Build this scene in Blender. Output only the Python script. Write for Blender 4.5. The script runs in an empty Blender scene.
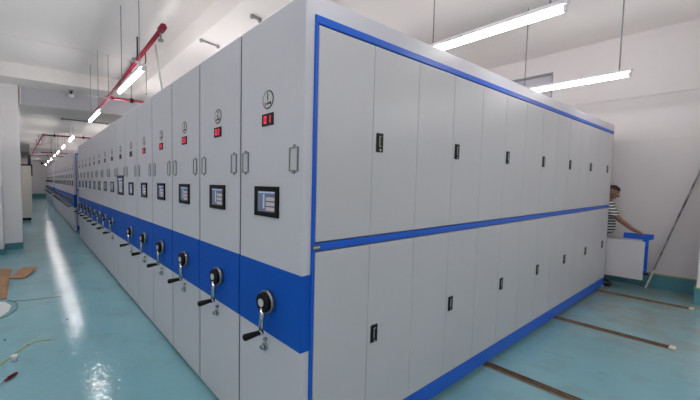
import bpy, bmesh, math, random
from mathutils import Vector, Matrix
random.seed(7)
scene = bpy.context.scene
COL = scene.collection

# ------------------------------------------------------------------ camera
cam_data = bpy.data.cameras.new('camera')
cam = bpy.data.objects.new('camera', cam_data)
COL.objects.link(cam)
FWD = Vector((0.55928082, 0.82693011, -0.05823706))
RGT = Vector((0.82860862, -0.55974794, 0.00948663))
UPV = Vector((0.02475329, 0.05356143, 0.99825771))
cam.matrix_world = Matrix(((RGT.x, UPV.x, -FWD.x, -1.08916),
                           (RGT.y, UPV.y, -FWD.y, -1.21167),
                           (RGT.z, UPV.z, -FWD.z, 1.6),
                           (0, 0, 0, 1)))
cam_data.sensor_width = 36.0
cam_data.lens = 334.41 / 700 * 36
cam_data.shift_x = 93.07 / 700
cam_data.shift_y = 0.816 / 700
cam_data.clip_start = 0.02
cam_data.clip_end = 200
scene.camera = cam

# ------------------------------------------------------------------ world, exposure
world = bpy.data.worlds.new('world')
scene.world = world
world.use_nodes = True
wb = world.node_tree.nodes['Background']
wb.inputs[0].default_value = (1.0, 0.97, 0.95, 1)
wb.inputs[1].default_value = 0.25
scene.view_settings.view_transform = 'Standard'
scene.view_settings.look = 'None'
scene.view_settings.gamma = 1
scene.view_settings.use_curve_mapping = False
scene.view_settings.exposure = 0.40
TUBE_POWER = 60.0      # emission strength of the fluorescent tubes


# ------------------------------------------------------------------ materials
def srgb(r, g, b):
    f = lambda c: (c / 255 / 12.92) if c / 255 <= 0.04045 else ((c / 255 + 0.055) / 1.055) ** 2.4
    return (f(r), f(g), f(b), 1)


def mat(name, col, rough=0.5, metal=0.0, noise=None, bump=None, emit=None, spec=0.5, coat=0.0):
    m = bpy.data.materials.new(name)
    m.use_nodes = True
    nt = m.node_tree
    b = nt.nodes['Principled BSDF']
    b.inputs['Base Color'].default_value = col
    b.inputs['Roughness'].default_value = rough
    b.inputs['Metallic'].default_value = metal
    b.inputs['Specular IOR Level'].default_value = spec
    b.inputs['Coat Weight'].default_value = coat
    tc = nt.nodes.new('ShaderNodeTexCoord')
    if noise:
        col2, scale, lo, hi = noise
        n = nt.nodes.new('ShaderNodeTexNoise')
        n.inputs['Scale'].default_value = scale
        n.inputs['Detail'].default_value = 6
        n.inputs['Roughness'].default_value = 0.6
        nt.links.new(tc.outputs['Object'], n.inputs['Vector'])
        r = nt.nodes.new('ShaderNodeMapRange')
        r.inputs['From Min'].default_value = lo
        r.inputs['From Max'].default_value = hi
        nt.links.new(n.outputs['Fac'], r.inputs['Value'])
        mx = nt.nodes.new('ShaderNodeMix')
        mx.data_type = 'RGBA'
        mx.inputs['A'].default_value = col
        mx.inputs['B'].default_value = col2
        nt.links.new(r.outputs['Result'], mx.inputs['Factor'])
        nt.links.new(mx.outputs['Result'], b.inputs['Base Color'])
    if bump:
        scale, strength, dist = bump
        n = nt.nodes.new('ShaderNodeTexNoise')
        n.inputs['Scale'].default_value = scale
        n.inputs['Detail'].default_value = 3
        nt.links.new(tc.outputs['Object'], n.inputs['Vector'])
        bp = nt.nodes.new('ShaderNodeBump')
        bp.inputs['Strength'].default_value = strength
        bp.inputs['Distance'].default_value = dist
        nt.links.new(n.outputs['Fac'], bp.inputs['Height'])
        nt.links.new(bp.outputs['Normal'], b.inputs['Normal'])
    if emit:
        b.inputs['Emission Color'].default_value = emit[0]
        b.inputs['Emission Strength'].default_value = emit[1]
    return m


M = {}
M['white'] = mat('cabinet_powder_coat', srgb(214, 212, 219), 0.42, noise=(srgb(209, 207, 215), 1.5, 0.3, 0.7), bump=(260, 0.08, 0.001))
M['door'] = mat('door_powder_coat', srgb(204, 203, 207), 0.36, noise=(srgb(199, 198, 202), 1.1, 0.3, 0.7), bump=(260, 0.06, 0.001))
M['seam'] = mat('pale_edge', srgb(222, 222, 218), 0.5)
M['blue'] = mat('blue_powder_coat', srgb(14, 94, 208), 0.42, spec=0.35)
M['wave'] = mat('embossed_blue', srgb(2, 86, 190), 0.5, spec=0.25)
M['carcass'] = mat('carcass_steel', srgb(150, 153, 158), 0.5)
M['black'] = mat('black_plastic', srgb(12, 12, 16), 0.45, spec=0.25)
M['rubber'] = mat('black_rubber', srgb(12, 12, 14), 0.6, spec=0.25)
M['chrome'] = mat('chrome', srgb(196, 198, 200), 0.22, 1.0)
M['steel'] = mat('brushed_steel', srgb(150, 152, 155), 0.38, 0.9)
M['zinc'] = mat('zinc_rod', srgb(150, 150, 152), 0.5, 0.3)
M['paper'] = mat('pale_sticker', srgb(206, 206, 208), 0.6)
M['card'] = mat('cardboard', srgb(176, 138, 104), 0.85, noise=(srgb(150, 116, 88), 9, 0.35, 0.75))
M['wall'] = mat('wall_paint', srgb(222, 217, 218), 0.75, noise=(srgb(216, 211, 212), 0.8, 0.3, 0.8), bump=(60, 0.1, 0.002))
M['column'] = mat('column_paint', srgb(238, 236, 236), 0.75)
M['ceil'] = mat('ceiling_paint', srgb(242, 237, 234), 0.85, noise=(srgb(237, 232, 229), 0.9, 0.3, 0.8), bump=(20, 0.1, 0.004))
M['beam'] = mat('beam_paint', srgb(236, 232, 226), 0.85, noise=(srgb(229, 225, 219), 1.2, 0.3, 0.8))
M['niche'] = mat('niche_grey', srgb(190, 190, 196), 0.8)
M['teal'] = mat('teal_skirting', srgb(86, 146, 158), 0.4, noise=(srgb(76, 134, 146), 3, 0.3, 0.7))
M['yellow'] = mat('yellow_line', srgb(170, 176, 96), 0.5)
M['red'] = mat('red_pipe_paint', srgb(158, 24, 58), 0.45, noise=(srgb(136, 20, 50), 6, 0.4, 0.7))
M['rail'] = mat('rail_steel', srgb(140, 120, 98), 0.5, 0.3, noise=(srgb(96, 80, 66), 14, 0.4, 0.7))
M['groove'] = mat('rail_groove', srgb(26, 22, 20), 0.7)
M['railedge'] = mat('rail_sealant', srgb(150, 138, 120), 0.7)
M['plaster'] = mat('plaster_lump', srgb(206, 204, 192), 0.8)
M['beige'] = mat('beige_cabinet', srgb(214, 210, 198), 0.5)
M['navy'] = mat('dark_box', srgb(38, 40, 52), 0.5)
M['fixture'] = mat('lamp_housing', srgb(224, 220, 226), 0.45)
M['skin'] = mat('skin', srgb(138, 102, 88), 0.6)
M['hair'] = mat('black_hair', srgb(18, 16, 18), 0.6)
M['trouser'] = mat('dark_trousers', srgb(40, 42, 52), 0.8)
M['shoe'] = mat('black_shoe', srgb(20, 20, 24), 0.5)
M['pole'] = mat('mottled_batten', srgb(176, 176, 180), 0.5, noise=(srgb(92, 90, 98), 6, 0.42, 0.62))
M['sheet'] = mat('white_sheet', srgb(218, 222, 224), 0.6)
M['wire'] = mat('grey_green_wire', srgb(92, 124, 112), 0.5)
M['strap'] = mat('yellow_green_strap', srgb(158, 168, 84), 0.5)
M['tool'] = mat('red_handle', srgb(140, 30, 36), 0.4)
M['tag'] = mat('grey_tag', srgb(84, 84, 78), 0.5)
M['redink'] = mat('red_ink', srgb(196, 60, 76), 0.6)
M['tube'] = mat('fluorescent_tube', (1, 1, 1, 1), 0.5, emit=((1.0, 0.955, 0.945, 1), TUBE_POWER))
M['led'] = mat('lit_red_digits', srgb(240, 70, 90), 0.5, emit=(srgb(255, 50, 80), 0.7))
M['led_off'] = mat('dim_red_digits', srgb(92, 40, 46), 0.5)
M['bulb'] = mat('opal_bulb', srgb(235, 235, 235), 0.3)


def wave_bump(m):
    nt = m.node_tree
    b = nt.nodes['Principled BSDF']
    tc = nt.nodes.new('ShaderNodeTexCoord')
    mp = nt.nodes.new('ShaderNodeMapping')
    mp.inputs['Scale'].default_value = (1, 1, 1)
    w = nt.nodes.new('ShaderNodeTexWave')
    w.bands_direction = 'Z'
    w.inputs['Scale'].default_value = 22
    w.inputs['Distortion'].default_value = 2.4
    w.inputs['Detail'].default_value = 0
    w.inputs['Detail Scale'].default_value = 6
    nt.links.new(tc.outputs['Object'], w.inputs['Vector'])
    bp = nt.nodes.new('ShaderNodeBump')
    bp.inputs['Strength'].default_value = 0.3
    bp.inputs['Distance'].default_value = 0.003
    nt.links.new(w.outputs['Fac'], bp.inputs['Height'])
    nt.links.new(bp.outputs['Normal'], b.inputs['Normal'])


wave_bump(M['wave'])


def floor_material():
    m = bpy.data.materials.new('teal_epoxy_floor')
    m.use_nodes = True
    nt = m.node_tree
    L = nt.links
    b = nt.nodes['Principled BSDF']
    tc = nt.nodes.new('ShaderNodeTexCoord')

    def noise(scale, detail=6, rough=0.6):
        n = nt.nodes.new('ShaderNodeTexNoise')
        n.inputs['Scale'].default_value = scale
        n.inputs['Detail'].default_value = detail
        n.inputs['Roughness'].default_value = rough
        L.new(tc.outputs['Object'], n.inputs['Vector'])
        return n

    def rng(src, lo, hi, a=0.0, c=1.0):
        r = nt.nodes.new('ShaderNodeMapRange')
        r.inputs['From Min'].default_value = lo
        r.inputs['From Max'].default_value = hi
        r.inputs['To Min'].default_value = a
        r.inputs['To Max'].default_value = c
        L.new(src, r.inputs['Value'])
        return r.outputs['Result']

    def mix(fac, A, B):
        x = nt.nodes.new('ShaderNodeMix')
        x.data_type = 'RGBA'
        L.new(fac, x.inputs['Factor'])
        for s, v in (('A', A), ('B', B)):
            if isinstance(v, tuple):
                x.inputs[s].default_value = v
            else:
                L.new(v, x.inputs[s])
        return x.outputs['Result']
    c = mix(rng(noise(0.7).outputs['Fac'], 0.3, 0.7), srgb(120, 172, 184), srgb(136, 182, 192))
    c = mix(rng(noise(2.3).outputs['Fac'], 0.52, 0.72, 0, 0.55), c, srgb(118, 146, 146))
    c = mix(rng(noise(7.5, 8).outputs['Fac'], 0.64, 0.76, 0, 0.5), c, srgb(80, 108, 112))
    # dusty worn patch by the far end of the tracks
    sx = nt.nodes.new('ShaderNodeSeparateXYZ')
    L.new(tc.outputs['Object'], sx.inputs[0])
    dust = nt.nodes.new('ShaderNodeMath')
    dust.operation = 'MULTIPLY'
    L.new(rng(sx.outputs[0], 3.0, 5.2), dust.inputs[0])
    L.new(rng(noise(2.6, 8).outputs['Fac'], 0.34, 0.60, 0, 0.9), dust.inputs[1])
    c = mix(dust.outputs[0], c, srgb(142, 148, 140))
    L.new(c, b.inputs['Base Color'])
    L.new(rng(noise(7.0).outputs['Fac'], 0.40, 0.62, 0.03, 0.16), b.inputs['Roughness'])
    bn = noise(17, 3)
    bp = nt.nodes.new('ShaderNodeBump')
    bp.inputs['Strength'].default_value = 0.24
    bp.inputs['Distance'].default_value = 0.012
    L.new(bn.outputs['Fac'], bp.inputs['Height'])
    L.new(bp.outputs['Normal'], b.inputs['Normal'])
    b.inputs['Specular IOR Level'].default_value = 0.36
    return m


M['floor'] = floor_material()


def stripe_material():
    m = bpy.data.materials.new('striped_knit')
    m.use_nodes = True
    nt = m.node_tree
    b = nt.nodes['Principled BSDF']
    b.inputs['Roughness'].default_value = 0.85
    tc = nt.nodes.new('ShaderNodeTexCoord')
    w = nt.nodes.new('ShaderNodeTexWave')
    w.bands_direction = 'Z'
    w.inputs['Scale'].default_value = 7.0
    nt.links.new(tc.outputs['Object'], w.inputs['Vector'])
    r = nt.nodes.new('ShaderNodeValToRGB')
    r.color_ramp.elements[0].position = 0.46
    r.color_ramp.elements[0].color = srgb(34, 34, 44)
    r.color_ramp.elements[1].position = 0.54
    r.color_ramp.elements[1].color = srgb(222, 222, 222)
    nt.links.new(w.outputs['Fac'], r.inputs['Fac'])
    nt.links.new(r.outputs['Color'], b.inputs['Base Color'])
    return m


M['stripe'] = stripe_material()


def screen_material():
    m = bpy.data.materials.new('touch_screen_picture')
    m.use_nodes = True
    nt = m.node_tree
    b = nt.nodes['Principled BSDF']
    b.inputs['Roughness'].default_value = 0.15
    b.inputs['Base Color'].default_value = srgb(90, 96, 112)
    b.inputs['Emission Color'].default_value = srgb(120, 128, 150)
    b.inputs['Emission Strength'].default_value = 0.22
    return m


M['screen'] = screen_material()
M['screen_row'] = mat('screen_row_tile', srgb(190, 180, 184), 0.2, emit=(srgb(196, 176, 180), 0.08))
M['screen_strip'] = mat('screen_light_strip', srgb(150, 165, 195), 0.2, emit=(srgb(150, 170, 210), 0.35))


# ------------------------------------------------------------------ mesh helpers
class MB:
    """collects shapes into one mesh, with one material slot per material used"""

    def __init__(self):
        self.bm = bmesh.new()
        self.mats = []

    def slot(self, m):
        if m not in self.mats:
            self.mats.append(m)
        return self.mats.index(m)

    def _mark(self, faces, m, smooth=False):
        i = self.slot(m)
        for f in faces:
            f.material_index = i
            f.smooth = smooth

    def box(self, x0, x1, y0, y1, z0, z1, m, bevel=0.0, seg=1):
        r = bmesh.ops.create_cube(self.bm, size=1.0)
        vs = r['verts']
        c = Vector(((x0 + x1) / 2, (y0 + y1) / 2, (z0 + z1) / 2))
        s = Vector((abs(x1 - x0), abs(y1 - y0), abs(z1 - z0)))
        for v in vs:
            v.co = Vector((v.co.x * s.x, v.co.y * s.y, v.co.z * s.z)) + c
        faces = set(f for v in vs for f in v.link_faces)
        if bevel > 0:
            edges = list(set(e for v in vs for e in v.link_edges))
            rb = bmesh.ops.bevel(self.bm, geom=edges, offset=bevel, segments=seg, affect='EDGES', profile=0.5)
            faces = set(f for f in rb['faces']) | set(f for f in faces if f.is_valid)
        self._mark(faces, m)
        return self

    def tube(self, pts, r, m, n=10, cap=True, smooth=True):
        pts = [Vector(p) for p in pts]
        rs = r if isinstance(r, (list, tuple)) else [r] * len(pts)
        rings = []
        for i, p in enumerate(pts):
            if i == 0:
                d = pts[1] - pts[0]
            elif i == len(pts) - 1:
                d = pts[-1] - pts[-2]
            else:
                d = (pts[i + 1] - p).normalized() + (p - pts[i - 1]).normalized()
            d.normalize()
            a = Vector((0, 0, 1)) if abs(d.z) < 0.9 else Vector((1, 0, 0))
            u = d.cross(a).normalized()
            v = d.cross(u).normalized()
            rings.append([self.bm.verts.new(p + (u * math.cos(t) + v * math.sin(t)) * rs[i])
                          for t in [2 * math.pi * k / n for k in range(n)]])
        fs = []
        for a, b in zip(rings[:-1], rings[1:]):
            for k in range(n):
                fs.append(self.bm.faces.new((a[k], a[(k + 1) % n], b[(k + 1) % n], b[k])))
        self._mark(fs, m, smooth)
        if cap:
            self._mark([self.bm.faces.new(list(reversed(rings[0]))), self.bm.faces.new(rings[-1])], m)
        return self

    def prism(self, poly, z0, z1, m):
        """polygon in xy lifted between two heights"""
        a = [self.bm.verts.new((x, y, z0)) for x, y in poly]
        b = [self.bm.verts.new((x, y, z1)) for x, y in poly]
        n = len(poly)
        fs = [self.bm.faces.new(list(reversed(a))), self.bm.faces.new(b)]
        for k in range(n):
            fs.append(self.bm.faces.new((a[k], a[(k + 1) % n], b[(k + 1) % n], b[k])))
        self._mark(fs, m)
        return self

    def ball(self, c, r, m, sc=(1, 1, 1), seg=16):
        rr = bmesh.ops.create_uvsphere(self.bm, u_segments=seg, v_segments=max(6, seg // 2), radius=r)
        for v in rr['verts']:
            v.co = Vector((v.co.x * sc[0], v.co.y * sc[1], v.co.z * sc[2])) + Vector(c)
        self._mark(set(f for v in rr['verts'] for f in v.link_faces), m, True)
        return self

    def build(self, name, parent=None, loc=None):
        bmesh.ops.recalc_face_normals(self.bm, faces=self.bm.faces)
        me = bpy.data.meshes.new(name)
        self.bm.to_mesh(me)
        self.bm.free()
        for m in self.mats:
            me.materials.append(m)
        o = bpy.data.objects.new(name, me)
        COL.objects.link(o)
        if parent:
            o.parent = parent
        if loc:
            o.location = loc
        return o


def tag(o, label=None, cat=None, group=None, kind=None):
    for k, v in (('label', label), ('category', cat), ('group', group), ('kind', kind)):
        if v:
            o[k] = v
    return o


def thing(name, label, cat, loc=(0, 0, 0), group=None):
    o = bpy.data.objects.new(name, None)
    o.empty_display_size = 0.1
    COL.objects.link(o)
    o.location = loc
    return tag(o, label, cat, group)


def struct(o):
    return tag(o, kind='structure')


def copy_tree(o, parent=None, skip=()):
    c = o.copy()
    COL.objects.link(c)
    if parent:
        c.parent = parent
    for ch in list(o.children):
        if ch.name.split('.')[0] in skip:
            continue
        copy_tree(ch, c, skip)
    return c


# ------------------------------------------------------------------ the room
XL, XR, YB, YF, ZC, ZS = -1.75, 6.92, -3.6, 34.7, 4.0, 3.7
XW = -6.0      # near left opened wider, unseen, to let more light onto the aisle
struct(MB().box(XW, XR + 0.3, YB, YF + 0.2, -0.15, 0, M['floor']).build('floor'))
struct(MB().box(XW, XR + 0.3, YB, YF + 0.2, ZC, ZC + 0.2, M['ceil']).build('ceiling'))
struct(MB().box(XL - 0.2, XL, 7.35, YF, 0, ZC, M['wall']).box(XW, XL - 0.2, 7.35, 7.55, 0, ZC, M['wall']).build('wall_left'))
struct(MB().box(XL - 0.2, XR + 0.3, YF, YF + 0.2, 0, ZC, M['wall']).build('wall_far'))
w = MB()
w.box(XR, XR + 0.3, YB, YF, 0, 2.30, M['wall'], 0.004)
w.box(XR + 0.035, XR + 0.3, YB, 0.95, 2.30, 3.0, M['wall'])
w.box(XR + 0.035, XR + 0.3, 1.75, YF, 2.30, ZC, M['wall'])
w.box(XR + 0.035, XR + 0.3, 0.95, 1.75, 2.30, 3.2, M['wall'])
w.box(XR + 0.035, XR + 0.3, 0.95, 1.75, 3.67, ZC, M['wall'])
w.box(XR + 0.015, XR + 0.3, YB, 0.95, 3.0, ZC, M['wall'])
struct(w.build('wall_right'))
w = MB()
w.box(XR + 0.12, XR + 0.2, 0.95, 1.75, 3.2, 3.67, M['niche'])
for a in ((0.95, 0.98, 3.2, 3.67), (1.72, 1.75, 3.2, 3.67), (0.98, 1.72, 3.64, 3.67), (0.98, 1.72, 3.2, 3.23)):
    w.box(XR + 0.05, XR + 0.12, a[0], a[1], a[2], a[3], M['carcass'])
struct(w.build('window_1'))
struct(MB().box(XR - 0.012, XR, -0.86, YF, 0, 0.215, M['teal']).box(XR - 0.014, XR, -0.86, YF, 0.215, 0.232, M['yellow']).build('baseboard_right'))
struct(MB().box(XL, XR, YF - 0.012, YF, 0, 0.30, M['teal']).build('baseboard_far'))
struct(MB().box(XL, XL + 0.012, 7.35, YF, 0, 0.15, M['teal']).build('baseboard_left'))
# dropped soffits and the two deep cross beams
struct(MB().box(1.01, 1.75, YB, 8.14, ZS, ZC, M['ceil']).build('trim_1'))
struct(MB().box(XL, 1.01, 7.45, 8.14, ZS, ZC, M['ceil']).build('trim_2'))
b1 = MB()
b1.box(-1.25, XR, 8.15, 12.95, 3.3, ZC, M['beam'])
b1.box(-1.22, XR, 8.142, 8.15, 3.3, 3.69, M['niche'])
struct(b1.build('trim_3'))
b2 = MB()
b2.box(-1.08, XR, 25.8, YF, 3.3, ZC, M['beam'])
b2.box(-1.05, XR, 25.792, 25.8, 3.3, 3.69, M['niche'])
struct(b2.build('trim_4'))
struct(MB().box(XW, 1.01, 5.86, 5.94, ZC - 0.012, ZC, M['ceil']).build('trim_5'))
# columns
c = MB().box(XL, -1.275, 8.12, 8.72, 0, ZC, M['column'], 0.01)
o = struct(c.build('trim_6'))
struct(MB().box(XL, -1.265, 8.108, 8.73, 0, 0.15, M['teal']).build('baseboard_column'))
struct(MB().box(XL, -1.60, 7.55, 8.12, 0, ZC, M['column'], 0.01).build('trim_7'))
struct(MB().box(XL, -1.592, 7.54, 8.108, 0, 0.13, M['teal']).build('baseboard_pilaster'))
struct(MB().box(6.30, XR + 0.035, -1.55, -0.86, 0, ZC, M['column'], 0.01).build('trim_8'))
struct(MB().box(6.288, XR, -1.56, -0.848, 0, 0.215, M['teal']).box(6.286, XR, -1.562, -0.846, 0.215, 0.232, M['yellow']).build('baseboard_right_column'))

# ------------------------------------------------------------------ floor tracks
railwhere = ['nearest the aisle', 'running out from under the near cabinet doors', 'in the middle of the open floor', 'nearest the far wall, beside the crouching worker']
raillab = ['steel floor track nearest the aisle under the shelving',
           'twin-groove floor track at bottom of photo, nearest visible one',
           'middle twin-groove floor track with pale lump at its end',
           'far twin-groove floor track nearest the worker and back wall']
for i, x in enumerate((0.34, 2.22, 4.09, 5.96)):
    y0 = -0.85
    t = thing('floor_track', raillab[i], 'floor rail', (x, 0, 0), 'parallel rails under the mobile shelving')
    MB().box(-0.055, 0.055, y0, 34, 0.0005, 0.004, M['railedge']).build('sealant_strip', t)
    r = MB()
    for k in (-0.036, 0.0, 0.036):
        r.box(k - 0.006, k + 0.006, y0 + 0.01, 34, 0.004, 0.012, M['rail'])
    for k in (-0.018, 0.018):
        r.box(k - 0.012, k + 0.012, y0 + 0.01, 34, 0.004, 0.006, M['groove'])
    r.build('grooved_rail', t)
    MB().box(-0.055, 0.055, y0 - 0.03, y0 + 0.015, 0.0005, 0.016, M['plaster'], 0.004).build('end_stop', t)

# ------------------------------------------------------------------ mobile shelving
D = 0.61           # depth of a unit along the aisle
PH = 2.49          # height
XE = 6.26
BZ0, BZ1 = 0.745, 1.136


def seven(d):
    return {'0': 'abcdef', '1': 'bc', '2': 'abged', '3': 'abgcd', '4': 'fgbc', '5': 'afgcd', '6': 'afgedc',
            '7': 'abc', '8': 'abcdefg', '9': 'abcdfg'}[d]


def digits(mb, text, x, yc, zc, w, h, t, gap, m):
    """seven-segment digits facing -x; reading direction runs towards -y"""
    n = len(text)
    tot = n * w + (n - 1) * gap
    for i, ch in enumerate(text):
        L = yc + tot / 2 - i * (w + gap)
        R = L - w
        for s in seven(ch):
            z = {'a': (zc + h / 2 - t, zc + h / 2), 'd': (zc - h / 2, zc - h / 2 + t), 'g': (zc - t / 2, zc + t / 2)}
            if s in z:
                mb.box(x - 0.0015, x, R + t * .3, L - t * .3, z[s][0], z[s][1], m)
            else:
                up = s in 'bf'
                y = (R, R + t) if s in 'bc' else (L - t, L)
                mb.box(x - 0.0015, x, y[0], y[1], zc + t * .2 if up else zc - h / 2 + t * .2, zc + h / 2 - t * .2 if up else zc - t * .2, m)


_fonts = {}


def glyph_mesh(text, size):
    key = (text, size)
    if key in _fonts:
        return _fonts[key]
    cu = bpy.data.curves.new('numeral', 'FONT')
    cu.body = text
    cu.size = size
    cu.align_x = 'CENTER'
    cu.align_y = 'CENTER'
    cu.extrude = 0.0006
    ob = bpy.data.objects.new('tmp', cu)
    COL.objects.link(ob)
    dg = bpy.context.evaluated_depsgraph_get()
    me = bpy.data.meshes.new_from_object(ob.evaluated_get(dg))
    bpy.data.objects.remove(ob)
    me.materials.clear()
    me.materials.append(M['rubber'])
    _fonts[key] = me
    return me


def face_parts(u, n, big=False, crank=True, lit=False, y1=0.600):
    """everything on the aisle end of a unit; u is the unit's empty, local y runs 0..D away from the viewer"""
    p = MB()
    p.box(0, 0.06, 0.002, y1, 0.02, PH, M['white'], 0.003, 2)
    p.build('end_panel', u)
    MB().box(0.003, 0.05, y1, y1 + 0.011, 0.03, PH - 0.006, M['rubber']).build('gap_shade', u)  # black strip standing in for the shade in the gap between units
    MB().box(-0.003, 0.061, 0.0, y1 + 0.002, BZ0, BZ1, M['wave'], 0.002).build('wave_band', u)
    # round number sticker
    s = MB()
    yc, zc, rr = 0.298, 2.047, 0.05
    s.tube([(0.0, yc, zc), (-0.002, yc, zc)], rr, M['rubber'], 28)
    s.tube([(-0.002, yc, zc), (-0.003, yc, zc)], rr - 0.006, M['paper'], 28)
    s.box(-0.0045, -0.003, yc + 0.012, yc + 0.026, zc - 0.030, zc - 0.014, M['redink'])
    for k in range(3):
        s.box(-0.0045, -0.003, yc - 0.006 - k * 0.012, yc + 0.002 - k * 0.012, zc - 0.028 + 0.003 * (k % 2), zc - 0.014, M['rubber'])
    st = s.build('number_sticker', u)
    g = bpy.data.objects.new('printed_number', glyph_mesh(str(n), 0.062 if n < 10 else 0.05))
    COL.objects.link(g)
    g.parent = st
    g.matrix_local = Matrix(((0, 0, -1, -0.0035), (-1, 0, 0, yc), (0, 1, 0, zc + 0.014), (0, 0, 0, 1)))
    # two-digit counter
    d = MB().box(-0.006, 0, 0.244, 0.350, 1.905, 1.972, M['black'], 0.0015)
    dd = d.build('digital_counter', u)
    for ch, yo in zip('%02d' % n, (0.019, -0.019)):
        q = MB()
        digits(q, ch, -0.006, 0.297 + yo, 1.9385, 0.022, 0.040, 0.005, 0.016, M['led'] if lit else M['led_off'])
        q.build('counter_digit', dd)
    # label holders
    for (ya, yb) in ((0.038, 0.104), (0.488, 0.554)):
        f = MB()
        za, zb, t = 1.652, 1.772, 0.006
        f.box(-0.003, 0, ya + t, yb - t, za + t, zb - t, M['paper'])
        for b in ((ya, ya + t, za, zb), (yb - t, yb, za, zb), (ya + t, yb - t, za, za + t), (ya + t, yb - t, zb - t, zb)):
            f.box(-0.008, 0, b[0], b[1], b[2], b[3], M['steel'])
        ym = (ya + yb) / 2
        f.box(-0.005, 0, ym - 0.008, ym + 0.008, zb, zb + 0.012, M['steel'])
        f.box(-0.005, 0, ym - 0.008, ym + 0.008, za - 0.012, za, M['steel'])
        f.build('label_holder', u)
    # touch screen
    if big:
        a, b, c0, c1, fr = 0.12, 0.48, 1.385, 1.665, 0.034
    else:
        a, b, c0, c1, fr = 0.187, 0.409, 1.405, 1.572, 0.026
    s = MB()
    s.box(-0.012, 0, a, a + fr, c0, c1, M['black'])
    s.box(-0.012, 0, b - fr, b, c0, c1, M['black'])
    s.box(-0.012, 0, a + fr, b - fr, c0, c0 + fr, M['black'])
    s.box(-0.012, 0, a + fr, b - fr, c1 - fr, c1, M['black'])
    bz = s.build('screen_bezel', u)
    g = MB()
    g.box(-0.006, 0, a + fr, b - fr, c0 + fr, c1 - fr, M['screen'])
    wy, wz = b - a - 2 * fr, c1 - c0 - 2 * fr
    # light column and three tiles, as the photo shows (left on the screen is +y)
    g.box(-0.007, -0.006, a + fr + wy * 0.60, a + fr + wy * 0.68, c0 + fr + wz * 0.15, c0 + fr + wz * 0.85, M['screen_strip'])
    g.box(-0.007, -0.006, a + fr + wy * 0.05, a + fr + wy * 0.95, c0 + fr + wz * 0.90, c0 + fr + wz * 0.97, M['screen_strip'])
    for k in range(3):
        z = c0 + fr + wz * (0.06 + 0.24 * k)
        g.box(-0.007, -0.006, a + fr + wy * 0.04, a + fr + wy * 0.52, z, z + wz * 0.17, M['screen_row'])
    g.build('touch_screen', bz)
    if crank:
        hy, hz = 0.262, 0.935
        h = MB()
        h.tube([(-0.003, hy, hz), (-0.034, hy, hz)], 0.062, M['steel'], 26)
        h.tube([(-0.034, hy, hz), (-0.058, hy, hz)], [0.056, 0.05], M['rubber'], 26)
        h.tube([(-0.058, hy, hz), (-0.064, hy, hz)], 0.022, M['paper'], 18)
        hub = h.build('crank_hub', u)
        a_ = MB()
        ay, az = 0.275, 0.762
        for k, (s0, s1) in enumerate(((0.014, 0.014),)):
            a_.tube([(-0.046, hy, hz - 0.03), (-0.052, ay, az)], [0.017, 0.012], M['chrome'], 8)
        a_.tube([(-0.04, ay, az), (-0.064, ay, az)], 0.017, M['chrome'], 14)
        arm = a_.build('crank_arm', hub)
        g = MB()
        g.tube([(-0.064, ay, az), (-0.075, ay, az), (-0.115, ay + 0.004, az - 0.004), (-0.150, ay + 0.008, az - 0.008), (-0.157, ay + 0.008, az - 0.008)],
               [0.011, 0.014, 0.017, 0.019, 0.013], M['rubber'], 14)
        g.build('crank_grip', hub)
        k = MB()
        ly, lz = 0.297, 0.66
        k.tube([(0, ly, lz), (-0.012, ly, lz)], 0.024, M['chrome'], 18)
        k.tube([(-0.012, ly, lz), (-0.03, ly, lz)], 0.014, M['chrome'], 14)
        k.tube([(0, ly - 0.004, lz + 0.045), (-0.016, ly - 0.004, lz + 0.045)], 0.011, M['steel'], 12)
        k.box(-0.035, -0.03, ly - 0.012, ly + 0.012, lz - 0.005, lz + 0.005, M['steel'])
        k.build('lock', u)


def body_parts(u, y1):
    b = MB()
    b.box(0.06, XE - 0.06, 0.012, y1 - 0.012, 0.06, PH - 0.004, M['carcass'])
    b.build('carcass', u)
    MB().box(XE - 0.06, XE, 0.004, y1, 0.02, PH, M['white'], 0.005).build('rear_panel', u)
    for x in (0.34, 2.22, 4.09, 5.96):
        for y in (0.12, 0.48):
            MB().tube([(x - 0.012, y, 0.046), (x + 0.012, y, 0.046)], 0.033, M['steel'], 14).build('wheel', u)


W = 0.4465
X0 = 0.06


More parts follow.
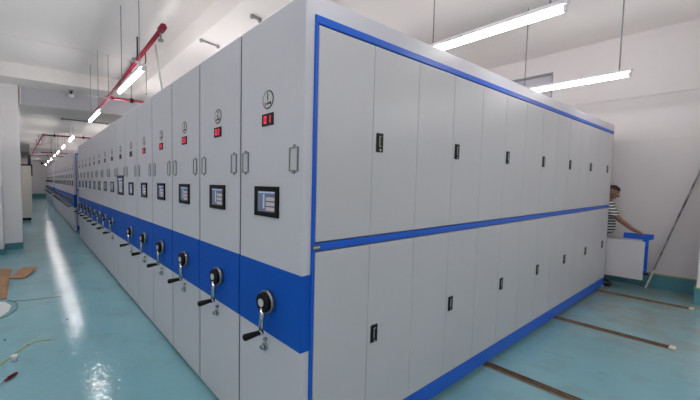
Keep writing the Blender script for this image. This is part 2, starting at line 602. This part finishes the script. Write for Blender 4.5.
def door_parts(u):
    """the door face of an end unit (y = 0 plane)"""
    YD = 0.012
    # pale cap above the top trim
    MB().box(0.059, XE - 0.06, 0.002, YD, 2.402, PH, M['white']).build('top_cap', u)
    MB().box(0.057, XE - 0.06, -0.006, YD, 2.360, 2.400, M['blue'], 0.003).build('top_trim', u)
    MB().box(0.079, XE - 0.06, -0.006, YD, 1.252, 1.292, M['blue'], 0.003).build('middle_trim', u)
    MB().box(0.057, XE - 0.06, -0.006, YD, 0.058, 0.175, M['blue'], 0.003).build('base_trim', u)
    MB().box(0.057, 0.078, -0.008, YD, 0.176, 2.359, M['blue'], 0.003).build('corner_trim', u)
    pl = MB().box(0.060, 0.112, -0.012, -0.008, 1.262, 1.284, M['tag'], 0.001)
    for k in range(5):
        pl.box(0.064 + k * 0.009, 0.070 + k * 0.009, -0.0128, -0.012, 1.268, 1.278, M['paper'])
    pl.build('name_plate', u)
    for tier, (z0, z1) in enumerate(((0.178, 1.249), (1.295, 2.357))):
        for k in range(14):
            xa, xb = X0 + k * W, (X0 + (k + 1) * W if k < 13 else XE - 0.062)
            if k == 0:
                xa = 0.080
            d = MB()
            g = 0.0016 if k % 2 else 0.0016
            d.box(xa + g, xb - g, -0.006, YD, z0 + 0.004, z1 - 0.004, M['door'], 0.0025, 2)
            do = d.build('door', u)
            if k % 2:
                hz = 1.826 if tier else 0.712
                hx = X0 + k * W + 0.060
                h = MB()
                h.box(hx - 0.031, hx + 0.031, -0.012, -0.006, hz - 0.054, hz + 0.054, M['black'], 0.003)
                h.box(hx - 0.022, hx + 0.022, -0.0135, -0.012, hz - 0.036, hz + 0.046, M['rubber'], 0.001)
                h.box(hx - 0.011, hx + 0.009, -0.018, -0.0135, hz - 0.024, hz + 0.036, M['paper'], 0.002)
                h.tube([(hx, -0.012, hz - 0.043), (hx, -0.016, hz - 0.043)], 0.007, M['chrome'], 12)
                h.build('handle', do)


ordn = ['first', 'second', 'third', 'fourth', 'fifth', 'sixth', 'seventh', 'eighth', 'ninth', 'tenth', 'eleventh',
        'twelfth', 'thirteenth', 'fourteenth', 'fifteenth', 'sixteenth', 'seventeenth', 'eighteenth']
Y0 = -0.0
for i in range(15):
    if i == 0:
        lab = 'nearest white and blue shelving unit, counter 01, with two tiers of doors on its side'
    elif i == 6:
        lab = 'white and blue shelving unit with the extra large touch screen and no crank'
    elif i < 5:
        lab = 'white and blue shelving unit %s from the near corner, red counter reading %02d' % (ordn[i], i + 1)
    elif i == 14:
        lab = 'last white and blue shelving unit of the near block, beside the gap'
    else:
        lab = 'white and blue shelving unit in the near block, %s counting from the near corner' % ordn[i]
    u = thing('mobile_shelving_unit', lab, 'shelving unit', (0, Y0 + i * D - 0.018 * (i > 0), 0), 'mobile shelving units of the near block')
    face_parts(u, i + 1, big=(i == 6), crank=(i != 6), lit=(i < 5), y1=0.579 if i == 0 else 0.597)
    body_parts(u, 0.579 if i == 0 else 0.597)
    if i == 0:
        door_parts(u)
        first_unit = u
    if i == 5:
        plain_unit = u

# the blocks beyond the gaps: same units, copied
SKIP = ('counter_digit', 'printed_number', 'wheel', 'lock')


def far_block(y_start, n, which, group):
    for k in range(n):
        if k == 0:
            c = copy_tree(first_unit, None, SKIP)
            c['label'] = 'white and blue shelving unit facing the gap, first of the %s block' % which
        else:
            c = copy_tree(plain_unit, None, SKIP)
            c['label'] = 'white and blue shelving unit, %s in the %s block down the aisle' % (ordn[k], which)
        c['group'] = group
        c.location = (0, y_start + k * D, 0)


far_block(10.36, 16, 'second', 'mobile shelving units beyond the gap')
far_block(21.3, 18, 'third', 'mobile shelving units at the far end')


# ------------------------------------------------------------------ fluorescent lamps
def lamp(x, y, z, L, label, group, zc=ZC, inset=0.14):
    t = thing('ceiling_lamp', label, 'lamp', (x, y, z), group)
    h = MB()
    hw = 0.022 if zc > 3.5 else 0.05  # wider under the low beams, to keep tube light off the soffit
    h.box(-hw, hw, -L / 2 - 0.02, L / 2 + 0.02, 0.028, 0.062, M['fixture'], 0.004)
    for s in (-1, 1):
        h.box(-0.02, 0.02, s * (L / 2 + 0.004) - 0.012, s * (L / 2 + 0.004) + 0.012, -0.026, 0.024, M['fixture'], 0.003)
    h.build('housing', t)
    b = MB()
    b.tube([(0, -L / 2, -0.008), (0, L / 2, -0.008)], 0.0175, M['tube'], 10)
    b.build('tube', t)
    for s in (-1, 1):
        MB().tube([(0, s * (L / 2 - inset), 0.06), (0, s * (L / 2 - inset), zc - z)], 0.006, M['zinc'], 6).build('hanger_rod', t)
    return t


LX = ['nearest hanging fluorescent lamp above the aisle', 'second hanging fluorescent lamp down the aisle',
      'third hanging fluorescent lamp down the aisle, past the first cross beam', 'fourth hanging fluorescent lamp down the aisle',
      'fifth hanging fluorescent lamp down the aisle', 'sixth hanging fluorescent lamp down the aisle',
      'seventh tiny hanging fluorescent lamp down the aisle', 'eighth tiny fluorescent lamp, last but one before the end wall']
for k, y in enumerate((3.34, 6.2, 10.75, 13.75, 16.75, 19.35, 23.1, 26.8)):
    zc = 3.3 if (8.15 < y < 12.95 or y > 25.8) else ZC
    lamp(0.0, y, 2.86, 1.2, LX[k], 'fluorescent lamps over the aisle', zc)
lamp(2.12, 0.13, 2.86, 1.04, 'long lit fluorescent lamp above the near cabinet doors, larger of two', 'fluorescent lamps over the open floor', ZC, 0.085)
lamp(4.60, 0.175, 2.86, 1.07, 'lit fluorescent lamp above the far end of the cabinet doors', 'fluorescent lamps over the open floor', ZC, 0.085)
# unseen lamps added around the viewer to brighten the scene
for (x, y) in ((2.11, -2.6), (4.6, -2.6), (-0.4, -2.6), (0.0, 0.3)):
    lamp(x, y, 2.86, 1.2, 'unseen fluorescent lamp added near the viewer for fill light', 'added fill lamps near the viewer', ZC)
# more lamps added over the shelving to light the ceiling, hidden by the cabinets
for x in (2.11, 4.6):
    for y in (3.3, 6.2, 11.2, 15.5, 20.5, 25.0, 31.0):
        lamp(x, y, 2.8, 1.2, 'added fluorescent fill lamp over the shelving, hidden behind the cabinet tops', 'added fill lamps over the shelving', ZC if y < 8 or 13 < y < 25.7 else 3.3)
for (x, y) in ((-2.9, 0.2), (-2.9, 3.2), (-2.9, -2.6)):  # added out of view to brighten the aisle from the left
    lamp(x, y, 2.86, 1.2, 'unseen fluorescent lamp added left of the viewer for fill light', 'added fill lamps left of the viewer', ZC)
lamp(0.0, 32.2, 2.86, 1.2, 'added fluorescent fill lamp by the end wall of the aisle', 'fluorescent lamps over the aisle', 3.3)  # extra lamp added to brighten the far wall

# ------------------------------------------------------------------ sprinkler pipes and ceiling bits
PR = 0.026
t = thing('sprinkler_pipe', 'long red sprinkler pipe running along the aisle above the lamps', 'pipe', (0.1, 2.35, 3.2))
MB().tube([(0.0, 0.0, 0), (0.10, 3.5, 0), (0.12, 5.75, 0)], PR, M['red'], 12).build('pipe_run', t)
MB().tube([(0.0, -0.03, 0), (0.0, 0.05, 0)], 0.042, M['red'], 6, smooth=False).build('end_coupling', t)
sp = MB().tube([(0.0, 0.06, -0.03), (0.0, 0.06, -0.10)], 0.012, M['zinc'], 8).tube([(0, 0.06, -0.10), (0, 0.06, -0.115)], 0.03, M['zinc'], 12)
sp.build('sprinkler_head', t)
for yy, hh in ((1.12, 0.30), (3.5, 0.8)):
    px = 0.1 * yy / 3.5
    h = MB().tube([(px, yy - 0.025, 0), (px, yy + 0.025, 0)], 0.040, M['zinc'], 12)
    h.tube([(px, yy, 0.02), (px, yy, hh)], 0.011 if hh < 0.5 else 0.006, M['black'] if hh < 0.5 else M['zinc'], 8)
    h.tube([(px - 0.07, yy, 0.0), (px, yy, 0.0)], 0.018, M['zinc'], 8)
    h.build('hanger_clamp', t)
v = MB().tube([(0.03, 0.75, -0.02), (0.05, 0.80, -0.10), (0.08, 1.05, -0.16), (0.08, 1.3, -0.09)], 0.007, M['black'], 6)
v.build('dangling_cable', t)


def cross(y, x0, x1, z, label, drops=()):
    t = thing('cross_pipe', label, 'pipe', (x0, y, z), 'red cross pipes over the shelving')
    MB().tube([(0, 0, 0), (x1 - x0, 0, 0)], PR, M['red'], 12).build('pipe_run', t)
    MB().tube([(-0.03, 0, 0), (0.07, 0, 0)], 0.036, M['red'], 12).build('coupling', t)
    for d in drops:
        m = MB().tube([(d, 0, -0.05), (d, 0, (ZC if y < 8 or 13 < y < 25 else 3.3) - z)], 0.012, M['zinc'], 6)
        m.tube([(d - 0.03, 0, 0), (d + 0.03, 0, 0)], 0.046, M['black'], 12)
        m.build('hanger_clamp', t)


cross(5.90, 0.22, 6.2, 3.2, 'nearest red cross pipe, leaving the aisle pipe towards the shelving', (0.42, 3.0))
cross(13.2, -0.68, 6.2, 3.2, 'second red cross pipe, hanging just past the first cross beam', (0.36, 1.3, 4.0))
cross(22.5, -0.50, 6.2, 3.2, 'short-looking red cross pipe between the second one and the lowest one', (0.5, 3.0))
cross(25.6, -1.0, 6.2, 3.2, 'farthest and lowest-looking red cross pipe before the far beam', (0.9, 3.0))
t = thing('return_pipe', 'red pipe joining the far cross pipes on the left, with looped clamps', 'pipe', (-0.68, 13.2, 3.2))
MB().tube([(0, 0, 0), (-0.32, 12.4, 0)], PR, M['red'], 12).build('pipe_run', t)
for k, yy in enumerate((0.9, 2.6, 4.8, 8.0, 11.5)):
    m = MB().tube([(-0.10 - yy * 0.026, yy, 0.1), (-0.10 - yy * 0.026, yy, -0.12), (0.10 - yy * 0.026, yy, -0.12), (0.10 - yy * 0.026, yy, 0.1)], 0.014, M['red'] if k % 2 else M['zinc'], 6)
    m.build('loop_clamp', t)

# thin rods and conduits from the ceiling
o = MB().tube([(0.98, 6.05, 3.42), (0.98, 6.05, ZC)], 0.009, M['zinc'], 6).ball((0.98, 6.05, 3.42), 0.02, M['zinc'], seg=8).build('hanging_rod')
tag(o, 'short grey rod with a round tip hanging at the edge of the soffit', 'rod')
o = MB().tube([(0.03, 2.16, 2.497), (0.152, 2.759, 3.165)], 0.010, M['seam'], 8).build('white_conduit')
tag(o, 'thin white conduit dropping from the red pipe to the cabinet tops', 'conduit')
def conduit(pts, lab):
    t = MB().tube(pts, 0.014, M['zinc'], 6)
    for p in (pts[0], pts[-1]):
        t.ball((p[0], p[1], p[2] - 0.004), 0.03, M['zinc'], seg=8)
    tag(t.build('ceiling_conduit'), lab, 'conduit', 'short conduits on the soffits')
conduit([(1.06, 3.48, 3.682), (1.37, 3.54, 3.682)], 'short grey conduit with two round boxes under the near soffit')
conduit([(1.28, 2.44, 3.682), (1.42, 2.47, 3.682)], 'short grey conduit under the soffit nearest the viewer')
conduit([(-0.32, 9.6, 3.282), (0.86, 9.75, 3.282)], 'grey conduit across the underside of the first cross beam')
t = thing('bare_bulb_lamp', 'small white bulb lamp on the ceiling edge left of the aisle lamps', 'lamp', (-0.245, 7.9, 3.7))
MB().box(-0.05, 0.05, -0.05, 0.05, -0.03, 0, M['zinc'], 0.005).tube([(0, 0, -0.03), (0, 0, -0.08)], 0.028, M['black'], 12).build('lamp_holder', t)
MB().ball((0, 0, -0.13), 0.055, M['bulb'], (1.2, 1.2, 0.9)).build('bulb', t)
tag(MB().tube([(0.02, 21.0, 2.49), (0.02, 21.0, ZC)], 0.03, M['seam'], 8).build('conduit_post'), 'white vertical conduit between the second and third shelving blocks', 'conduit')

# ------------------------------------------------------------------ electrical cabinet beyond the column
t = thing('electrical_cabinet', 'tall beige cabinet with black top trim standing behind the left column', 'cabinet', (-1.72, 14.5, 0))
MB().box(0, 0.66, 0, 0.7, 0.10, 2.12, M['beige'], 0.006).build('cabinet_body', t)
MB().box(0.02, 0.62, 0.03, 0.68, 0, 0.10, M['black']).build('plinth', t)
MB().box(-0.0, 0.70, -0.02, 0.72, 2.12, 2.17, M['black'], 0.004).box(0.66, 0.70, -0.02, 0.03, 1.72, 2.12, M['black']).build('black_trim', t)
t = thing('dark_box', 'small dark upright box standing on top of the beige cabinet', 'box', (-1.115, 14.62, 2.17))
MB().box(-0.055, 0.055, 0, 0.2, 0, 0.36, M['navy'], 0.004).build('box_body', t)
MB().box(-0.055, 0.055, 0.005, 0.195, 0.36, 0.372, M['black'], 0.002).build('box_lid', t)
o = MB().box(-0.30, -0.14, YF - 0.12, YF, 2.96, 3.12, M['black'], 0.01).tube([(-0.22, YF - 0.12, 3.04), (-0.22, YF - 0.16, 3.04)], 0.05, M['rubber'], 12).build('wall_speaker')
tag(o, 'tiny black device mounted high on the far wall', 'speaker')


# ------------------------------------------------------------------ things lying on the floor by the left edge
def flap(mb, pts, m, th=0.006):
    """a bent sheet panel: quad with its own thickness"""
    a = [Vector(p) for p in pts]
    n = (a[1] - a[0]).cross(a[2] - a[0]).normalized()
    if n.z < 0:
        n = -n
    lo = [mb.bm.verts.new(p) for p in a]
    hi = [mb.bm.verts.new(p + n * th) for p in a]
    fs = [mb.bm.faces.new(list(reversed(lo))), mb.bm.faces.new(hi)]
    for k in range(len(a)):
        j = (k + 1) % len(a)
        fs.append(mb.bm.faces.new((lo[k], lo[j], hi[j], hi[k])))
    mb._mark(fs, m)


t = thing('flattened_carton', 'opened brown cardboard carton lying flat on the floor at the left edge', 'cardboard', (-1.45, 5.2, 0))
m = MB()
flap(m, [(-0.25, -0.75, 0.002), (0.06, -0.9, 0.002), (0.04, 0.05, 0.002), (0.06, 0.9, 0.002), (-0.25, 1.05, 0.002)], M['card'])
m.build('base_panel', t)
m = MB()
flap(m, [(0.035, 0.175, 0.010), (0.247, 0.041, 0.012), (0.438, 0.644, 0.045), (0.196, 0.716, 0.045)], M['card'])
m.build('raised_flap', t)
m = MB()
flap(m, [(-0.03, -0.92, 0.010), (0.04, -0.92, 0.010), (0.045, 0.02, 0.06), (-0.05, 0.02, 0.09)], M['card'])
m.build('folded_flap', t)

t = thing('white_sheet', 'curved white sheet with a dark green edge on the floor below the cardboard', 'sheet', (-1.36, 3.85, 0))
m = MB()
flap(m, [(-0.25, 0.42, 0.002), (-0.05, 0.30, 0.002), (0.03, 0.10, 0.002), (0.01, -0.12, 0.002), (-0.06, -0.26, 0.002), (-0.25, -0.33, 0.002)], M['sheet'], 0.004)
m.build('sheet_panel', t)
MB().tube([(-0.02, 0.36, 0.006), (0.07, 0.22, 0.006), (0.10, 0.05, 0.006), (0.08, -0.12, 0.006), (0.0, -0.28, 0.006), (-0.1, -0.36, 0.006), (-0.25, -0.42, 0.006)], 0.005, M['wire'], 6).build('green_edge', t)
o = MB().tube([(-1.35, 4.15, 0.004), (-1.2, 4.07, 0.004), (-1.0, 4.04, 0.004), (-0.77, 4.00, 0.004)], 0.0035, M['wire'], 6).build('thin_wire')
tag(o, 'thin straight grey wire lying across the aisle floor', 'wire')
o = MB()
pts = [(-1.40, 2.20), (-1.347, 2.332), (-1.26, 2.47), (-1.17, 2.60), (-1.08, 2.67), (-0.965, 2.63)]
for a, b in zip(pts[:-1], pts[1:]):
    d = (Vector(b) - Vector(a)).normalized()
    nn = Vector((-d.y, d.x)) * 0.007
    A, B = Vector(a), Vector(b)
    o.prism([tuple(A - nn), tuple(B - nn), tuple(B + nn), tuple(A + nn)], 0.001, 0.006, M['strap'])
tag(o.build('packing_strap'), 'bent yellow-green packing strap on the floor near the left edge', 'strap')
o = MB().tube([(-1.245, 2.345, 0.0), (-1.245, 2.345, 0.045)], [0.021, 0.024], M['sheet'], 18).tube([(-1.245, 2.345, 0.045), (-1.245, 2.345, 0.05)], 0.026, M['sheet'], 18).build('plastic_cap')
tag(o, 'small white plastic cap standing on the floor by the yellow strap', 'cap')
t = thing('screwdriver', 'red and black handled screwdriver lying on the floor at bottom left', 'screwdriver', (-1.22, 2.08, 0.015))
a = Vector((-0.062, -0.068, 0))
MB().tube([(0.0, 0.0, 0), (-0.010, -0.011, 0), (-0.05, -0.055, 0), (-0.066, -0.072, 0), (-0.074, -0.08, 0)], [0.010, 0.0145, 0.014, 0.010, 0.011], M['tool'], 12).build('grip', t)
MB().tube([(-0.018, -0.02, 0.003), (-0.058, -0.064, 0.003)], 0.0128, M['black'], 8).build('grip_inlay', t)
MB().tube([(-0.074, -0.08, 0), (-0.19, -0.195, -0.011)], [0.0035, 0.003], M['steel'], 8).build('shaft', t)
for (x, y, lab) in ((-1.17, 2.60 + 0.02, 'tiny dark chip on the floor beside the yellow strap'), (-1.36, 2.86, 'tiny dark crumb on the floor at the left edge'),
                    (-0.80, 3.1, 'tiny dark crumb on the open aisle floor')):
    x += 0.02
    tag(MB().prism([(x - 0.012, y - 0.01), (x + 0.012, y), (x + 0.006, y + 0.014), (x - 0.01, y + 0.006)], 0.0, 0.006, M['rubber']).build('floor_chip'), lab, 'debris', 'dark chips on the aisle floor')

# ------------------------------------------------------------------ the worker's corner
t = thing('drawer_frame', 'white panel on a blue metal frame held upright by the worker', 'panel', (6.31, 0.02, 0))
MB().box(0, 0.025, -0.40, 0.005, 0.20, 0.77, M['door'], 0.004).build('white_panel', t)
m = MB()
m.box(0.12, 0.17, -0.44, -0.165, 0.79, 0.872, M['blue'], 0.003)
m.box(0.10, 0.19, -0.462, -0.44, 0.80, 0.872, M['blue'], 0.003)
m.build('top_bar', t)
m = MB()
m.box(0.12, 0.17, -0.42, -0.36, 0.30, 0.79, M['blue'], 0.003)
m.box(0.025, 0.12, -0.40, -0.365, 0.33, 0.36, M['blue'], 0.003)
m.box(0.025, 0.12, -0.40, -0.365, 0.70, 0.73, M['blue'], 0.003)
m.build('side_posts', t)
MB().box(0.12, 0.18, -0.44, -0.35, 0.265, 0.30, M['navy'], 0.004).build('foot_bracket', t)

t = thing('leaning_batten', 'long mottled batten leaning against the back wall right of the worker', 'pole', (6.715, -0.37, 0.0))
P0, P1 = Vector((0, 0, 0.012)), Vector((0.188, -0.50, 2.2))
MB().tube([P0 + (P1 - P0) * 0.13, P1], 0.010, M['pole'], 4, smooth=False).build('batten', t)
MB().tube([P0, P0 + (P1 - P0) * 0.135], 0.012, M['seam'], 4, smooth=False).build('pale_end', t)


# the worker: skinned figure, clothes as slightly wider skins of the same pose
def skin_mesh(name, verts, edges, radii, root, m, parent, sub=2):
    me = bpy.data.meshes.new(name)
    me.from_pydata([Vector(v) for v in verts], edges, [])
    ob = bpy.data.objects.new(name, me)
    COL.objects.link(ob)
    sk = ob.modifiers.new('skin', 'SKIN')
    sk.use_smooth_shade = True
    ss = ob.modifiers.new('sub', 'SUBSURF')
    ss.levels = sub
    ss.render_levels = sub
    data = me.skin_vertices[0].data
    for i, r in enumerate(radii):
        data[i].radius = r if isinstance(r, tuple) else (r, r)
        data[i].use_root = (i == root)
    dg = bpy.context.evaluated_depsgraph_get()
    new = bpy.data.meshes.new_from_object(ob.evaluated_get(dg))
    bpy.data.objects.remove(ob)
    new.name = name
    new.materials.clear()
    new.materials.append(m)
    for p in new.polygons:
        p.use_smooth = True
    o = bpy.data.objects.new(name, new)
    COL.objects.link(o)
    if parent:
        o.parent = parent
    return o


man = thing('person', 'person in a black and white striped t-shirt bending over beside the cabinet end', 'person', (6.5, 0.12, 0))
BO = Vector((6.5, 0.12, 0))


def L(p):
    return tuple(Vector(p) - BO)


J = {
    'pelvis': (6.52, 0.15, 0.84), 'waist': (6.52, 0.09, 1.00), 'chest': (6.51, 0.09, 1.20), 'top': (6.51, 0.08, 1.30),
    'neck': (6.51, 0.06, 1.36), 'head': (6.505, 0.05, 1.42),
    'rsh': (6.35, 0.07, 1.275), 'rel': (6.35, -0.085, 1.09), 'rwr': (6.435, -0.235, 0.925), 'rpm': (6.445, -0.285, 0.90),
    'lsh': (6.67, 0.08, 1.275), 'lel': (6.73, 0.17, 1.03), 'lwr': (6.70, 0.13, 0.82), 'lpm': (6.69, 0.11, 0.78),
    'rhp': (6.45, 0.19, 0.80), 'rkn': (6.43, 0.16, 0.46), 'rak': (6.43, 0.16, 0.09), 'rto': (6.43, -0.01, 0.035),
    'lhp': (6.60, 0.19, 0.80), 'lkn': (6.62, 0.19, 0.46), 'lak': (6.62, 0.22, 0.09), 'lto': (6.62, 0.06, 0.035),
}
order = list(J)
ix = {k: i for i, k in enumerate(order)}
edges = [('pelvis', 'waist'), ('waist', 'chest'), ('chest', 'top'), ('top', 'neck'), ('neck', 'head'),
         ('top', 'rsh'), ('rsh', 'rel'), ('rel', 'rwr'), ('rwr', 'rpm'), ('top', 'lsh'), ('lsh', 'lel'), ('lel', 'lwr'), ('lwr', 'lpm'),
         ('pelvis', 'rhp'), ('rhp', 'rkn'), ('rkn', 'rak'), ('rak', 'rto'), ('pelvis', 'lhp'), ('lhp', 'lkn'), ('lkn', 'lak'), ('lak', 'lto')]
R = dict(pelvis=0.11, waist=0.105, chest=0.12, top=0.085, neck=0.055, head=0.06, rsh=0.055, rel=0.04, rwr=0.028, rpm=(0.034, 0.018),
         lsh=0.055, lel=0.04, lwr=0.028, lpm=(0.034, 0.018), rhp=0.085, rkn=0.055, rak=0.04, rto=0.032, lhp=0.085, lkn=0.055, lak=0.04, lto=0.032)
body = skin_mesh('body', [L(J[k]) for k in order], [(ix[a], ix[b]) for a, b in edges], [R[k] for k in order], 0, M['skin'], man)


def join_into(target, mb):
    """adds collected shapes to an existing mesh object, keeping it one mesh"""
    bm = bmesh.new()
    bm.from_mesh(target.data)
    tmp = bpy.data.meshes.new('tmp')
    for m in mb.mats:
        if m.name not in [x.name for x in target.data.materials]:
            target.data.materials.append(m)
    names = [x.name for x in target.data.materials]
    for f in mb.bm.faces:
        f.material_index = names.index(mb.mats[f.material_index].name)
    mb.bm.to_mesh(tmp)
    bm.from_mesh(tmp)
    bm.to_mesh(target.data)
    bm.free()
    mb.bm.free()


# head looks down towards -y
h = MB()
HC = Vector(L((6.505, 0.035, 1.478)))
tilt = Matrix.Rotation(math.radians(28), 4, 'X')


def hp(x, y, z):
    return HC + (tilt @ Vector((x, y, z)))


rr = bmesh.ops.create_uvsphere(h.bm, u_segments=24, v_segments=16, radius=1.0)
for v in rr['verts']:
    x, y, z = v.co
    k = 1.0 if z > -0.1 else 1.0 - 0.30 * (-0.1 - z)
    yy = y * 0.094 - (0.012 if z < 0 else 0) * (-z if z < 0 else 0)
    v.co = hp(x * 0.075 * k, yy * (k if y > 0 else 1), z * 0.112)
h._mark(set(f for v in rr['verts'] for f in v.link_faces), M['skin'], True)
for (c, r, s) in (((0, -0.098, -0.012), 0.017, (0.8, 1.1, 1.5)), ((0, -0.093, -0.058), 0.014, (1.7, 0.7, 0.5)), ((0.076, 0.008, -0.008), 0.022, (0.35, 0.9, 1.4)), ((-0.076, 0.008, -0.008), 0.022, (0.35, 0.9, 1.4))):
    h.ball(hp(*c), r, M['skin'], s, 12)
for sx in (-1, 1):
    h.ball(hp(sx * 0.03, -0.085, 0.012), 0.009, M['sheet'], (1.3, 0.8, 0.8), 10)
    h.ball(hp(sx * 0.03, -0.0915, 0.012), 0.0045, M['hair'], (1, 0.6, 1), 8)
join_into(body, h)


# hands: palm plus four fingers and a thumb curling over the bar
def hand(wr, palm, curl_dir, side, bm_target):
    m = MB()
    wr, palm = Vector(wr), Vector(palm)
    d = (palm - wr).normalized()
    s = Vector(side).normalized()
    c = Vector(curl_dir).normalized()
    kn = palm + d * 0.025
    m.ball(Vector(L(palm)), 0.03, M['skin'], (1.15, 1.15, 0.62), 12)
    for k, ln in enumerate((0.026, 0.03, 0.028, 0.022)):
        b = kn + s * (-0.027 + 0.018 * k)
        p1 = b + d * ln + c * 0.006
        p2 = p1 + d * ln * 0.5 + c * ln * 0.7
        p3 = p2 + c * ln * 0.7 - d * 0.004
        m.tube([L(b - d * 0.02), L(b), L(p1), L(p2), L(p3)], [0.009, 0.0092, 0.0085, 0.008, 0.0062], M['skin'], 8)
    tb = wr + d * 0.02 - s * 0.024
    m.tube([L(tb), L(tb - s * 0.018 + d * 0.022), L(tb - s * 0.022 + d * 0.045 + c * 0.012), L(tb - s * 0.02 + d * 0.055 + c * 0.03)], [0.012, 0.011, 0.0095, 0.007], M['skin'], 8)
    join_into(body, m)


hand(J['rwr'], J['rpm'], (0, -0.2, -1), (1, 0, 0), body)
hand(J['lwr'], J['lpm'], (-0.3, 0, -1), (1, 0, 0), body)

# hair
m = MB()
rr = bmesh.ops.create_uvsphere(m.bm, u_segments=24, v_segments=16, radius=1.0)
kill = []
for v in rr['verts']:
    x, y, z = v.co
    if y < 0.15 and z < 0.42:
        kill.append(v)
    elif z < -0.45:
        kill.append(v)
    v.co = hp(x * 0.081, y * 0.100, z * 0.120 + 0.003)
m._mark(set(f for v in rr['verts'] for f in v.link_faces), M['hair'], True)
bmesh.ops.delete(m.bm, geom=kill, context='VERTS')
hair = m.build('hair', man)
sm = hair.modifiers.new('thick', 'SOLIDIFY')
sm.thickness = 0.012

# shirt
sv = {'waist': (6.52, 0.105, 0.80), 'mid': (6.52, 0.09, 1.00), 'chest': (6.51, 0.09, 1.20), 'top': (6.51, 0.085, 1.30), 'col': (6.51, 0.06, 1.345),
      'rsh': (6.35, 0.07, 1.275), 'rsl': (6.35, -0.075, 1.11), 'lsh': (6.67, 0.08, 1.275), 'lsl': (6.70, 0.12, 1.12)}
so = list(sv)
si = {k: i for i, k in enumerate(so)}
se = [('waist', 'mid'), ('mid', 'chest'), ('chest', 'top'), ('top', 'col'), ('top', 'rsh'), ('rsh', 'rsl'), ('top', 'lsh'), ('lsh', 'lsl')]
sr = dict(waist=0.165, mid=0.145, chest=0.14, top=0.105, col=0.062, rsh=0.078, rsl=0.068, lsh=0.078, lsl=0.068)
skin_mesh('striped_shirt', [L(sv[k]) for k in so], [(si[a], si[b]) for a, b in se], [sr[k] for k in so], 0, M['stripe'], man)
# trousers
tv = {'w': (6.52, 0.13, 0.88), 'p': (6.52, 0.15, 0.82), 'rh': (6.45, 0.19, 0.76), 'rk': (6.43, 0.16, 0.46), 'ra': (6.43, 0.165, 0.10),
      'lh': (6.60, 0.19, 0.76), 'lk': (6.62, 0.19, 0.46), 'la': (6.62, 0.225, 0.10)}
to = list(tv)
ti = {k: i for i, k in enumerate(to)}
te = [('w', 'p'), ('p', 'rh'), ('rh', 'rk'), ('rk', 'ra'), ('p', 'lh'), ('lh', 'lk'), ('lk', 'la')]
tr = dict(w=0.13, p=0.135, rh=0.10, rk=0.072, ra=0.058, lh=0.10, lk=0.072, la=0.058)
skin_mesh('trousers', [L(tv[k]) for k in to], [(ti[a], ti[b]) for a, b in te], [tr[k] for k in to], 0, M['trouser'], man)
for s in ('r', 'l'):
    a, b = Vector(J[s + 'ak']), Vector(J[s + 'to'])
    m = MB()
    m.ball(L((a.x, (a.y + b.y) / 2 - 0.0, 0.045)), 0.1, M['shoe'], (0.50, 1.38, 0.50), 16)
    m.box(a.x - BO.x - 0.042, a.x - BO.x + 0.042, b.y - BO.y - 0.03, a.y - BO.y + 0.05, 0.0, 0.016, M['shoe'], 0.006)
    m.build('shoe', man)
